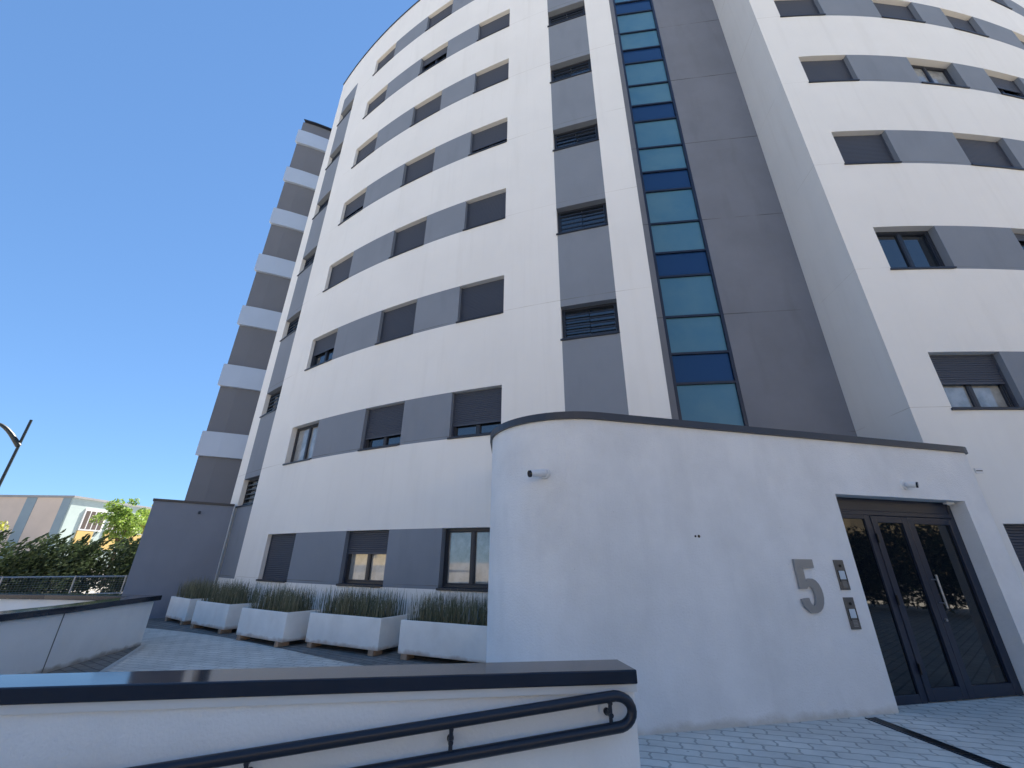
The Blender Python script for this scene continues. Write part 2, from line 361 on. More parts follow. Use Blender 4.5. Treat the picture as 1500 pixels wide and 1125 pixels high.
DEP = 0.20
cache = {}
def window_unit(P0, P1, z0, z1, kind, shut, leaves=2, curtain_sky=False, depth=DEP):
    """a window in the opening between facade points P0 (left) and P1 (right)"""
    w = (P1 - P0).length; h = z1 - z0
    ax = (P1 - P0).normalized(); ay = Vector((-ax.y, ax.x, 0))
    mid = (P0 + P1) / 2
    key = (round(w, 2), round(h, 2), kind, shut, leaves, curtain_sky)
    if key in cache:
        src = cache[key]
        o = src.copy(); col.objects.link(o)
        kids = []
        for ch in src.children:
            c = ch.copy(); col.objects.link(c); c.parent = o
    else:
        f = MB(); t = 0.055; fy0, fy1 = depth - 0.05, depth + 0.02
        W = w / 2
        f.box(-W, -W + t, fy0, fy1, 0.035, h); f.box(W - t, W, fy0, fy1, 0.035, h)
        f.box(-W + t, W - t, fy0 + .002, fy1, h - t, h); f.box(-W + t, W - t, fy0 + .002, fy1, 0.035, 0.035 + t)
        if kind == 'slide':
            for i in range(1, leaves):
                xm = -W + w * i / leaves
                f.box(xm - 0.028, xm + 0.028, fy0 + 0.006, fy1, 0.035 + t, h - t)
            e = 0.022
            for i in range(leaves):
                xa = -W + t + (0 if i == 0 else (w * i / leaves - t + 0.028)); xb = -W + (w * (i + 1) / leaves) - (t if i == leaves - 1 else 0.028)
                f.box(xa, xa + e, fy0 + .012, fy1, 0.035 + t, h - t); f.box(xb - e, xb, fy0 + .012, fy1, 0.035 + t, h - t)
                f.box(xa + e, xb - e, fy0 + .014, fy1, 0.035 + t, 0.035 + t + e); f.box(xa + e, xb - e, fy0 + .014, fy1, h - t - e, h - t)
        o = f.build('window', M['frame']); bevel(o, 0.004, 1)
        p = MB()
        for i in range(leaves):
            xa = -W + t + (w - 2 * t) * i / leaves + 0.006; xb = -W + t + (w - 2 * t) * (i + 1) / leaves - 0.006
            tilt = random.uniform(-0.004, 0.004)
            p.box(xa, xb, depth - 0.005 + (0.012 if i else 0), depth + 0.014, 0.05, h - 0.03)
        p.build('pane', M['curtain_sky'] if curtain_sky else M['glass'], o)
        if kind == 'slide' and shut > 0:
            s = MB(); zt = h - 0.004; zb = h - (h - 0.06) * shut if shut < 1 else 0.05
            n = max(1, int(round((zt - zb) / 0.045))); dz = (zt - zb) / n
            y0 = depth - 0.085; xs = (-W + 0.012, W - 0.012)
            for k in range(n):
                za = zt - k * dz; zc = za - dz
                prof = [(y0 + 0.013, za), (y0, za - dz * 0.25), (y0, za - dz * 0.75), (y0 + 0.013, zc)]
                for q in range(3):
                    (ya, z_a), (yb, z_b) = prof[q], prof[q + 1]
                    s.face([(xs[0], ya, z_a), (xs[0], yb, z_b), (xs[1], yb, z_b), (xs[1], ya, z_a)])
            s.box(xs[0], xs[1], y0 + .001, y0 + 0.02, zb - 0.045, zb)          # bottom bar
            s.box(-W + 0.0, -W + 0.03, y0 - 0.012, y0 + 0.03, 0.035, h - 0.002); s.box(W - 0.03, W, y0 - 0.012, y0 + 0.03, 0.035, h - 0.002)
            s.build('roller_shutter', M['shutter'], o)
        if kind == 'bars':
            s = MB(); n = 5
            for k in range(n):
                z = h * (0.12 + 0.16 * k)
                s.box(-W + t, W - t, fy0 - 0.035, fy0 - 0.012, z, z + 0.028)
            s.box(-W + t, -W + t + 0.02, fy0 - 0.03, fy0 + 0.0, 0.04, h - t); s.box(W - t - 0.02, W - t, fy0 - 0.03, fy0, 0.04, h - t)
            s.build('security_bars', M['frame'], o)
        sl = MB(); sl.box(-W + 0.004, W - 0.004, -0.035, depth + 0.02, 0.002, 0.034)
        sl.box(-W - 0.03, W - 0.05, -0.036, -0.006, -0.012, 0.030)
        so = sl.build('sill', M['frame'], o); bevel(so, 0.004, 1)
        cache[key] = o
    o.matrix_world = Matrix.Translation(Vector((mid.x, mid.y, z0)) + NB) @ Matrix(((ax.x, ay.x, 0), (ax.y, ay.y, 0), (0, 0, 1))).to_4x4()
    o.parent = bld
    return o

def facade(pt, u0, u1, z0, z1, wins, pans, du, wallmat):
    """wins: (ua, ub, za, zb, kind, shut, leaves, curtain)   pans: (ua, ub, za, zb)"""
    us = {u0, u1}; zs = {z0, z1}
    for w in wins: us |= {w[0], w[1]}; zs |= {w[2], w[3]}
    for p in pans: us |= {p[0], p[1]}; zs |= {p[2], p[3]}
    us = sorted(us); zs = sorted(zs)
    fine = []
    for a, b in zip(us, us[1:]):
        n = max(1, int(math.ceil((b - a) / du - 1e-6)))
        fine += [a + (b - a) * k / n for k in range(n)]
    fine.append(us[-1])
    wall = MB(); pm = [MB() for p in pans]
    def vtx(mb, reg, u, z):
        k = (round(u, 6), round(z, 6))
        if k not in reg:
            q = pt(u); reg[k] = mb.vert((q.x, q.y, z))
        return reg[k]
    wr = {}; prr = [dict() for p in pans]
    for a, b in zip(fine, fine[1:]):
        uc = (a + b) / 2
        for c, d in zip(zs, zs[1:]):
            zc = (c + d) / 2
            if any(w[0] < uc < w[1] and w[2] < zc < w[3] for w in wins): continue
            tgt, reg = wall, wr
            for i, p in enumerate(pans):
                if p[0] < uc < p[1] and p[2] < zc < p[3]: tgt, reg = pm[i], prr[i]
            tgt.f.append([vtx(tgt, reg, a, c), vtx(tgt, reg, b, c), vtx(tgt, reg, b, d), vtx(tgt, reg, a, d)]); tgt.mi.append(0)
    for w in wins:
        ua, ub, za, zb = w[:4]
        A, B = pt(ua), pt(ub); ax = (B - A).normalized(); n = Vector((-ax.y, ax.x, 0)) * (DEP + 0.03)
        def owner(u, z):
            for i, p in enumerate(pans):
                if p[0] - 1e-6 <= u <= p[1] + 1e-6 and p[2] - 1e-6 <= z <= p[3] + 1e-6: return pm[i]
            return wall
        e = 0.01 * (1 if ub > ua else -1)
        zc = (za + zb) / 2; uc = (ua + ub) / 2
        def P(q, z): return (q.x, q.y, z)
        owner(ua - e, zc).face([P(A, za), P(A + n, za), P(A + n, zb), P(A, zb)][::-1])
        owner(ub + e, zc).face([P(B, za), P(B, zb), P(B + n, zb), P(B + n, za)][::-1])
        seg = [u for u in fine if ua - 1e-6 <= u <= ub + 1e-6]
        for z, flip in ((zb, False), (za, True)):
            tg = owner(uc, z + (0.01 if z == zb else -0.01))
            for a, b in zip(seg, seg[1:]):
                fa, fb = (a - ua) / (ub - ua), (b - ua) / (ub - ua)
                q = [P(pt(a), z), P(pt(b), z), P(A.lerp(B, fb) + n, z), P(A.lerp(B, fa) + n, z)]
                tg.face(q if flip else q[::-1])
        window_unit(A, B, za, zb, *w[4:])
    wall.build('facade_wall', wallmat, bld, NB, smooth=False)
    for p, m in zip(pans, pm):
        m.build('grey_panel', M['grey'], bld, NB)

# ---- left lobe
cols = {'C': (-126.12, -123.20), 'B': (-119.18, -116.42), 'A': (-113.53, -110.86)}
SH = {('C', 0): 1, ('C', 1): 0, ('C', 2): .5, ('C', 3): 1, ('C', 4): .6, ('C', 5): 1, ('C', 6): 1, ('C', 7): 1,
      ('B', 0): .42, ('B', 1): .72, ('B', 2): 1, ('B', 3): 1, ('B', 4): 1, ('B', 5): 1, ('B', 6): .35, ('B', 7): 1,
      ('A', 0): 0, ('A', 1): .72, ('A', 2): 1, ('A', 3): .92, ('A', 4): .7, ('A', 5): 1, ('A', 6): .82, ('A', 7): 1}
CUR = {('B', 0), ('A', 0), ('C', 1)}
wins = []; pans = []
for k in range(8):
    za, zb = 1.0 + 3 * k, 2.125 + 3 * k
    for c, (a, b) in cols.items():
        wins.append((a, b, za, zb, 'slide', SH[(c, k)], 2, (c, k) in CUR))
    pans.append((cols['C'][1], cols['B'][0], za, zb)); pans.append((cols['B'][1], cols['A'][0], za, zb))
def stripe(a, b, zlo, ztop, j0):
    z = zlo
    for j in range(j0, 8):
        wins.append((a, b, 3.0 * j, 3.0 * j + 0.88, 'bars', 0, 2, False))
        pans.append((a, b, z, 3.0 * j)); z = 3.0 * j + 0.88
    pans.append((a, b, z, ztop))
stripe(-131.95, -129.22, 1.0, 23.0, 1)
stripe(-107.90, -105.26, 1.0, 23.0, 2)
facade(lob_l, -133.75, -103.62, 0.0, ROOF, wins, pans, 0.6, M['white'])

# ---- right lobe
colr = {'E': (7.645, 8.89), 'F': (10.555, 11.9), 'G': (12.9, 14.1), 'H': (15.72, 16.95), 'I': (18.6, 19.85)}
SHR = {('E', 0): 1, ('E', 1): .52, ('E', 2): 0, ('E', 3): 1, ('E', 4): .82, ('E', 5): 1, ('F', 4): 0, ('F', 2): 0.15, ('G', 4): .45, ('H', 4): .6}
wins = []; pans = []
for k in range(8):
    za, zb = 1.0 + 3 * k, 2.125 + 3 * k
    names = list(colr)
    for c, (a, b) in colr.items():
        wins.append((a, b, za, zb, 'slide', SHR.get((c, k), 1), 2, (c, k) in {('F', 4), ('E', 1)}))  # the low E pane is painted pale in place of its sky reflection
    for c, d in zip(names, names[1:]): pans.append((colr[c][1], colr[d][0], za, zb))
facade(lob_r, 6.98, 25.0, 0.0, ROOF, wins, pans, 0.45, M['white'])

# ---- the recess between the lobes, its return walls and the hidden rear
RA, RB = Vector((5.2, 8.47, 0)), Vector((7.1, 8.22, 0))
rd = (RB - RA).normalized()
def rec(s): return RA + rd * s
LE = lob_l(-103.62); RE = lob_r(6.98)
gl0, gl1 = -1.52, -0.10        # glazing along the recess wall (m from RA)
s_l = -2.35; s_r = (RB - RA).length + 0.03
m = MB()
def quad(mb, A, B, z0, z1, mi=0): mb.face([(A.x, A.y, z0), (B.x, B.y, z0), (B.x, B.y, z1), (A.x, A.y, z1)], mi)
quad(m, rec(s_l), rec(gl0), 0, ROOF); quad(m, rec(gl1), rec(s_r), 0, ROOF)
quad(m, rec(gl0), rec(gl1), 0, 3.1); quad(m, rec(gl0), rec(gl1), 23.9, ROOF)
nin = Vector((-rd.y, rd.x, 0)) * 0.14
for s in (gl0, gl1):
    A = rec(s); B = A + nin
    m.face([(A.x, A.y, 3.1), (B.x, B.y, 3.1), (B.x, B.y, 23.9), (A.x, A.y, 23.9)])
m.build('recess_wall', M['recess'], bld, NB)
m = MB()
quad(m, LE, rec(s_l), 0, ROOF)
quad(m, rec(s_r), RE, 0, ROOF)
m.build('return_wall', M['white'], bld, NB)
# stair glazing
TT = Matrix(((rd.x, -rd.y, 0, RA.x), (rd.y, rd.x, 0, RA.y), (0, 0, 1, 0), (0, 0, 0, 1)))
fr = MB(); gy = 0.06
fr.box(gl0 + .001, gl0 + 0.07, 0.005, 0.12, 3.1, 23.9, 0, TT); fr.box(gl1 - 0.07, gl1 - .001, 0.005, 0.12, 3.1, 23.9, 0, TT)
zb = []; z = 3.06
for k in range(7): zb += [(3.06 + 3 * k, 'frost'), (4.08 + 3 * k, 'frost'), (5.29 + 3 * k, 'spandrel')]
zb = [(3.1, 'frost')] + zb[1:]
zb = [q for q in zb if q[0] < 23.5]
for q, (z, kd) in enumerate(zb):
    fr.box(gl0 + 0.07, gl1 - 0.07, 0.012, 0.11, z - 0.028, z + 0.028, 0, TT)
fo = fr.build('stair_glazing', M['strframe'], bld, NB); fo['label'] = 'tall navy framed strip of blue stair glazing'
for q, (z, kd) in enumerate(zb):
    z2 = zb[q + 1][0] if q + 1 < len(zb) else 23.85
    p = MB(); p.box(gl0 + 0.072, gl1 - 0.072, gy, gy + 0.02, z + 0.03, z2 - 0.03, 0, TT)
    o = p.build('spandrel_panel' if kd == 'spandrel' else 'frosted_pane', M[kd], fo)
    o['label'] = 'dark blue opaque panel' if kd == 'spandrel' else 'pale blue frosted pane'
# roof slab and hidden sides
outline = [lob_l(-133.75 + k * (30.13 / 20)) for k in range(21)] + [rec(s_l), rec(s_r)] + [lob_r(6.98 + k * (25.0 - 6.98) / 20) for k in range(21)]
rear = [Vector((26, 24, 0)), Vector((-8.0, 24, 0)), Vector((-8.0, 17.8, 0))]
full = outline + rear
rf = MB(); rf.face([(p.x, p.y, ROOF - 0.02) for p in full])
for a, b in zip([full[-4]] + rear, rear + [full[0]]): quad(rf, a, b, 0, ROOF - .02)
rf.build('rear_wall', M['white'], bld, NB)
cp = MB()
for a, b in zip(outline, outline[1:]):
    ax = (b - a).normalized(); n = Vector((ax.y, -ax.x, 0)) * 0.04
    o1, o2 = a + n, b + n; i1, i2 = a - n * 6, b - n * 6
    z0, z1 = ROOF, ROOF + 0.05
    cp.face([(o1.x, o1.y, z0), (o2.x, o2.y, z0), (o2.x, o2.y, z1), (o1.x, o1.y, z1)])
    cp.face([(o1.x, o1.y, z1), (o2.x, o2.y, z1), (i2.x, i2.y, z1), (i1.x, i1.y, z1)])
    cp.face([(i1.x, i1.y, z0), (i2.x, i2.y, z0), (o2.x, o2.y, z0), (o1.x, o1.y, z0)])
cp.build('roof_coping', M['cap'], bld, NB)

# ---- left wing with white balcony bands
def arc_pts(a, b, bulge, n=8):
    d = b - a; nn = Vector((d.y, -d.x, 0)).normalized(); out = []
    for k in range(n + 1):
        t = k / n; out.append(a + d * t + nn * (4 * bulge * t * (1 - t)))
    return out
W0, W1 = Vector((-12.42, 16.05, 0)), Vector((-7.6, 19.2, 0))
band = arc_pts(W0, W1, 0.35)
dn = (W1 - W0).normalized(); inn = Vector((-dn.y, dn.x, 0))
core = [p + inn * 0.13 + (dn * 0.11 if i == 0 else Vector((0, 0, 0))) for i, p in enumerate(band)]
back = [Vector((-7.6, 23, 0)), Vector((-12.0, 23, 0))]
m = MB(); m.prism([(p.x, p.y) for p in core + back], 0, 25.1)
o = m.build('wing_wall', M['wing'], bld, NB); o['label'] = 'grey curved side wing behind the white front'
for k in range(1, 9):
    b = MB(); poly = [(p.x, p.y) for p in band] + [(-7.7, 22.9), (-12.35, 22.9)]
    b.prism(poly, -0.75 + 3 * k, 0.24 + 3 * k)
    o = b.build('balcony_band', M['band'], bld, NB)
b = MB(); b.prism([(p.x - inn.x * 0.17, p.y - inn.y * .17) for p in core] + [(-7.7, 22.9), (-12.3, 22.9)], 25.1, 25.17)
b.build('wing_coping', M['cap'], bld, NB)

# ---- entrance annex
AL = 4.617; AS = 0.2379
ak = sqrt(1 + AS * AS); ad = Vector((1 / ak, AS / ak, 0)); an = Vector((-AS / ak, 1 / ak, 0))   # along, inward
def ann(s, d=0.0): return Vector((0, AL, 0)) + ad * s + an * d
def annex_outline(off=0.0):
    """from the lobe on the left, round the big corner, along the front, round the small right corner"""
    pts = []
    r = 1.12; T = ann(1.13); c = T + an * r
    R = r + off
    pts.append(Vector((c.x - R, 8.46, 0)))
    a0 = pi; a1 = atan2(-an.y, -an.x) + 2 * pi
    for k in range(19):
        a = a0 + (a1 - a0) * k / 18; pts.append(c + Vector((cos(a), sin(a), 0)) * R)
    sE = 7.20; r2 = 0.22; c2 = ann(sE) + an * r2; R2 = r2 + off
    b0 = a1; b1 = 2 * pi + 0.12
    for k in range(7):
        a = b0 + (b1 - b0) * k / 6; pts.append(c2 + Vector((cos(a), sin(a), 0)) * R2)
    e = pts[-1]; pts.append(Vector((e.x + 0.02, 6.86, 0)))
    return pts
AH = 3.13
s0, s1, DH = 4.47, 6.82, 2.385          # doorway
ao = annex_outline(); m = MB()
iT = 19; 
for i, (a, b) in enumerate(zip(ao, ao[1:])):
    if i == iT: continue
    quad(m, a, b, 0, AH)
A, B = ao[iT], ao[iT + 1]; D0, D1 = ann(s0), ann(s1)
quad(m, A, D0, 0, AH); quad(m, D1, B, 0, AH); quad(m, D0, D1, DH, AH)
RD = 0.26
I0, I1 = ann(s0, RD), ann(s1, RD)
m.face([(D0.x, D0.y, 0), (I0.x, I0.y, 0), (I0.x, I0.y, DH), (D0.x, D0.y, DH)]); m.face([(I1.x, I1.y, 0), (D1.x, D1.y, 0), (D1.x, D1.y, DH), (I1.x, I1.y, DH)])
m.face([(D0.x, D0.y, DH), (I0.x, I0.y, DH), (I1.x, I1.y, DH), (D1.x, D1.y, DH)])
wo_ = m.build('entrance_wall', M['annex'], bld, NB)
wo_['label'] = 'rounded white single storey entrance wall'
for p in wo_.data.polygons: p.use_smooth = True
wo_.data.set_sharp_from_angle(angle=rad(20))
co = annex_outline(0.035); ci = annex_outline(-0.10)
m = MB()
for k in range(len(co) - 1):
    for (a, b, z0, z1) in ((co[k], co[k + 1], AH - 0.0, AH + 0.09), (ci[k + 1], ci[k], AH + 0.02, AH + 0.09)): quad(m, a, b, z0, z1)
    a, b, c, d = co[k], co[k + 1], ci[k + 1], ci[k]
    m.face([(a.x, a.y, AH + .09), (b.x, b.y, AH + .09), (c.x, c.y, AH + .09), (d.x, d.y, AH + .09)])
    m.face([(d.x, d.y, AH), (c.x, c.y, AH), (b.x, b.y, AH), (a.x, a.y, AH)])
co_ = m.build('entrance_coping', M['cap'], bld, NB, smooth=True)
m = MB(); m.face([(p.x, p.y, AH + 0.03) for p in annex_outline(-0.03)]); m.build('entrance_roof', M['roofgrey'], bld, NB)

# ---- entrance door
TD = Matrix(((ad.x, an.x, 0, 0), (ad.y, an.y, 0, AL), (0, 0, 1, 0), (0, 0, 0, 1)))
d = MB(); y0, y1 = 0.20, 0.27
d.box(s0, s0 + 0.06, y0, y1, 0.0, DH - .002, 0, TD); d.box(s1 - 0.06, s1, y0, y1, 0.0, DH - .002, 0, TD)
d.box(s0 + .06, s1 - .06, y0 + 0.012, y1, 2.215, DH - .002, 0, TD)               # solid transom
d.box(s0 + .06, s1 - .06, y0 + .002, y1, 2.155, 2.215, 0, TD)
d.box(5.11, 5.21, y0 + .003, y1, 0.0, 2.155, 0, TD)
d.box(s0 + .06, 5.11, y0 + .005, y1, 0.0, 0.09, 0, TD); d.box(s0 + .06, 5.11, y0 + .005, y1, 2.10, 2.155, 0, TD)
dof = d.build('entrance_door', M['doorframe'], bld, NB); bevel(dof, 0.004, 1)
dof['label'] = 'dark aluminium glazed double entrance door with fixed side light'
def leaf(a, b, st0, st1):
    l = MB(); yy = y0 - 0.008
    l.box(a, a + st0, yy, y1 - .01, 0.012, 2.148, 0, TD); l.box(b - st1, b, yy, y1 - .01, 0.012, 2.148, 0, TD)
    l.box(a + st0, b - st1, yy + .002, y1 - .01, 0.012, 0.14, 0, TD); l.box(a + st0, b - st1, yy + .002, y1 - .01, 2.06, 2.148, 0, TD)
    o = l.build('door_leaf', M['doorframe'], dof); bevel(o, 0.004, 1)
    return o
leaf(5.214, 5.862, 0.10, 0.09); leaf(5.868, 6.758, 0.11, 0.09)
for a, b, za, zb_ in ((s0 + .05, 5.12, 0.08, 2.11), (5.30, 5.78, 0.13, 2.07), (5.97, 6.68, 0.13, 2.07)):
    p = MB(); p.box(a, b, 0.225, 0.245, za, zb_, 0, TD); p.build('door_pane', M['doorglass'], dof)
h = MB(); hs = 5.935
h.tube([TD @ Vector((hs, y0 - 0.075, 1.0)), TD @ Vector((hs, y0 - 0.075, 1.40))], 0.013, 12)
for z in (1.06, 1.34): h.tube([TD @ Vector((hs, y0 - 0.075, z)), TD @ Vector((hs - .01, y0 - 0.005, z))], 0.008, 8)
h.build('door_handle', M['steel'], dof, smooth=True)
h = MB(); h.tube([TD @ Vector((5.92, y0 - 0.03, .86)), TD @ Vector((5.92, y0 - .006, .86))], 0.018, 12); h.build('door_lock', M['steel'], dof, smooth=True)
h = MB()
for z in (0.35, 1.1, 1.85): h.tube([TD @ Vector((5.212, y0 - 0.02, z - .06)), TD @ Vector((5.212, y0 - 0.02, z + .06))], 0.012, 8)
h.build('door_hinges', M['black'], dof, smooth=True)
# small vent plate beside the entrance
m = MB(); c = lob_r(7.63); m.box(c.x - .06, c.x + .06, c.y - .012, c.y + .01, 2.90, 2.985)
v = m.build('vent_plate', M['camwhite'], bld, NB); m = MB(); m.box(c.x - .052, c.x + .052, c.y - .014, c.y - .006, 2.935, 2.95); m.build('vent_slot', M['black'], v)
# two drilled holes in the entrance wall
m = MB()
for s, r in ((2.224, 0.013), (2.27, 0.017)):
    m.tube([ann(s, -0.004) + Vector((0, 0, 1.80)), ann(s, 0.01) + Vector((0, 0, 1.80))], r, 10)
m.build('drill_holes', M['black'], bld, NB)

# ------------------------------------------------------------------ grey low wall at the left
a, b = Vector((-10.31, 12.34, 0)), Vector((-8.72, 13.52, 0))
dv = (b - a).normalized(); nv = Vector((-dv.y, dv.x, 0))
T = Matrix(((dv.x, nv.x, 0, a.x), (dv.y, nv.y, 0, a.y), (0, 0, 1, 0), (0, 0, 0, 1))); L = (b - a).length
gw = thing('garden_wall', 'tall plain grey rendered wall with dark coping beside the smallest far planter', 'wall', a)
m = MB(); m.box(0, L, 0, 0.25, 0, 3.03, 0, T); m.build('wall', M['lowwall'], gw, -a)
m = MB(); m.box(-0.03, L + .01, -0.035, 0.285, 3.03, 3.095, 0, T); bevel(m.build('coping', M['cap'], gw, -a), .006)
m = MB(); m.tube([T @ Vector((1.14, 0.02, 2.80)), T @ Vector((1.14, -0.12, 2.78)), T @ Vector((1.14, -0.14, 2.75))], 0.035, 10); m.build('drain_spout', M['pipe'], gw, -a, smooth=True)

# ------------------------------------------------------------------ parapet walls
pw = thing('parapet_wall', 'white V shaped ramp parapet with dark metal coping, pointing towards the planters', 'wall', (-6.93, 9.1, 0))
po = [(-6.0, 2.2), (-6.3, 4.3), (-6.52, 7.0), (-6.75, 8.2), (-6.93, 9.1), (-9.0, 9.32), (-13.0, 9.35)]
pi_ = [(-13.0, 9.1), (-9.0, 9.07), (-7.14, 8.87), (-7.0, 8.2), (-6.77, 7.0), (-6.55, 4.3), (-6.25, 2.2)]
off = Vector((6.93, -9.1, 0))
m = MB(); m.prism(po + pi_, -0.01, 0.75); m.build('wall', M['parapet'], pw, off)
co2 = [(-5.95, 2.2), (-6.25, 4.3), (-6.47, 7.0), (-6.70, 8.2), (-6.84, 9.15), (-9.0, 9.38), (-13.0, 9.40)]
ci2 = [(-13.0, 9.04), (-9.0, 9.01), (-7.19, 8.81), (-7.06, 8.2), (-6.83, 7.0), (-6.61, 4.3), (-6.31, 2.2)]
m = MB(); m.prism(co2 + ci2, 0.75, 0.835); bevel(m.build('coping', M['capgloss'], pw, off), .008)
m = MB()
for (x, y, nx_) in ((-6.512, 6.9, 1),):
    m.box(x - .01, x + .006, y, y + 0.012, 0.004, 0.75)
m.box(-8.62, -8.608, 9.035, 9.05, 0.004, 0.75)
m.build('movement_joint', M['joint'], pw, off)

nw = thing('ramp_wall', 'low white ramp wall with glossy dark coping nearest the camera, carrying the handrail', 'wall', (0.62, 2.5, 0))
sl = 0.159; kd = sqrt(1 + sl * sl); dx = Vector((1 / kd, sl / kd, 0)); dy = Vector((-sl / kd, 1 / kd, 0))
nO = Vector((0, 2.312, 0))
TN = Matrix(((dx.x, dy.x, 0, nO.x), (dx.y, dy.y, 0, nO.y), (0, 0, 1, 0), (0, 0, 0, 1)))
eR = 0.635
off = -Vector(nw.location)
m = MB(); m.box(-7.5, eR - 0.012, 0.03, 0.21, -0.01, 0.952, 0, TN); m.build('wall', M['parapet'], nw, off)
m = MB(); m.box(-7.5, eR, 0.0, 0.24, 0.963, 1.022, 0, TN); bevel(m.build('coping', M['capgloss'], nw, off), .006)
m = MB(); m.box(-7.5, eR - 0.004, 0.012, 0.2, 0.930, 0.963, 0, TN); m.build('mortar_bed', M['offwhite'], nw, off)

hr = thing('handrail', 'dark navy double tube handrail with looped end fixed along the ramp wall', 'handrail', (0.5, 2.3, 0.8))
off = -Vector(hr.location); r = 0.0225
yR = -0.056 + 0.03
def zr(s): return 0.879 + 0.096 * s
m = MB(); gap = 0.120; e = 0.50
path = [TN @ Vector((s, yR, zr(s))) for s in (-7.4, -5, -3, -2, -1, 0, 0.3)]
cc = Vector((e, yR, 0)); zc = zr(e) - gap / 2
for k in range(13):
    a = pi / 2 - pi * k / 12
    path.append(TN @ Vector((e + cos(a) * gap * .5 * 1.35, yR, zc + sin(a) * gap / 2)))
path += [TN @ Vector((s, yR, zr(s) - gap)) for s in (0.3, 0, -1, -2, -3, -5, -7.4)]
m.tube(path, r, 14); m.build('rail', M['rail'], hr, off, smooth=True)
for s in (0.475, -0.255, -1.06, -1.9, -2.8):
    m = MB(); zt, zb_ = zr(s) - 0.01, zr(s) - gap + 0.01
    m.tube([TN @ Vector((s, yR, zt)), TN @ Vector((s, yR, zb_))], 0.009, 8)
    zm = (zt + zb_) / 2 - .01
    m.tube([TN @ Vector((s, yR - 0.012, zm)), TN @ Vector((s, yR + 0.05, zm))], 0.011, 10)
    m.tube([TN @ Vector((s, yR - 0.010, zt - 0.014)), TN @ Vector((s, yR + 0.012, zt - 0.014))], 0.010, 10)
    m.tube([TN @ Vector((s, yR + 0.045, zm)), TN @ Vector((s, yR + 0.056, zm))], 0.015, 12)
    m.build('bracket', M['rail'], hr, off, smooth=True)

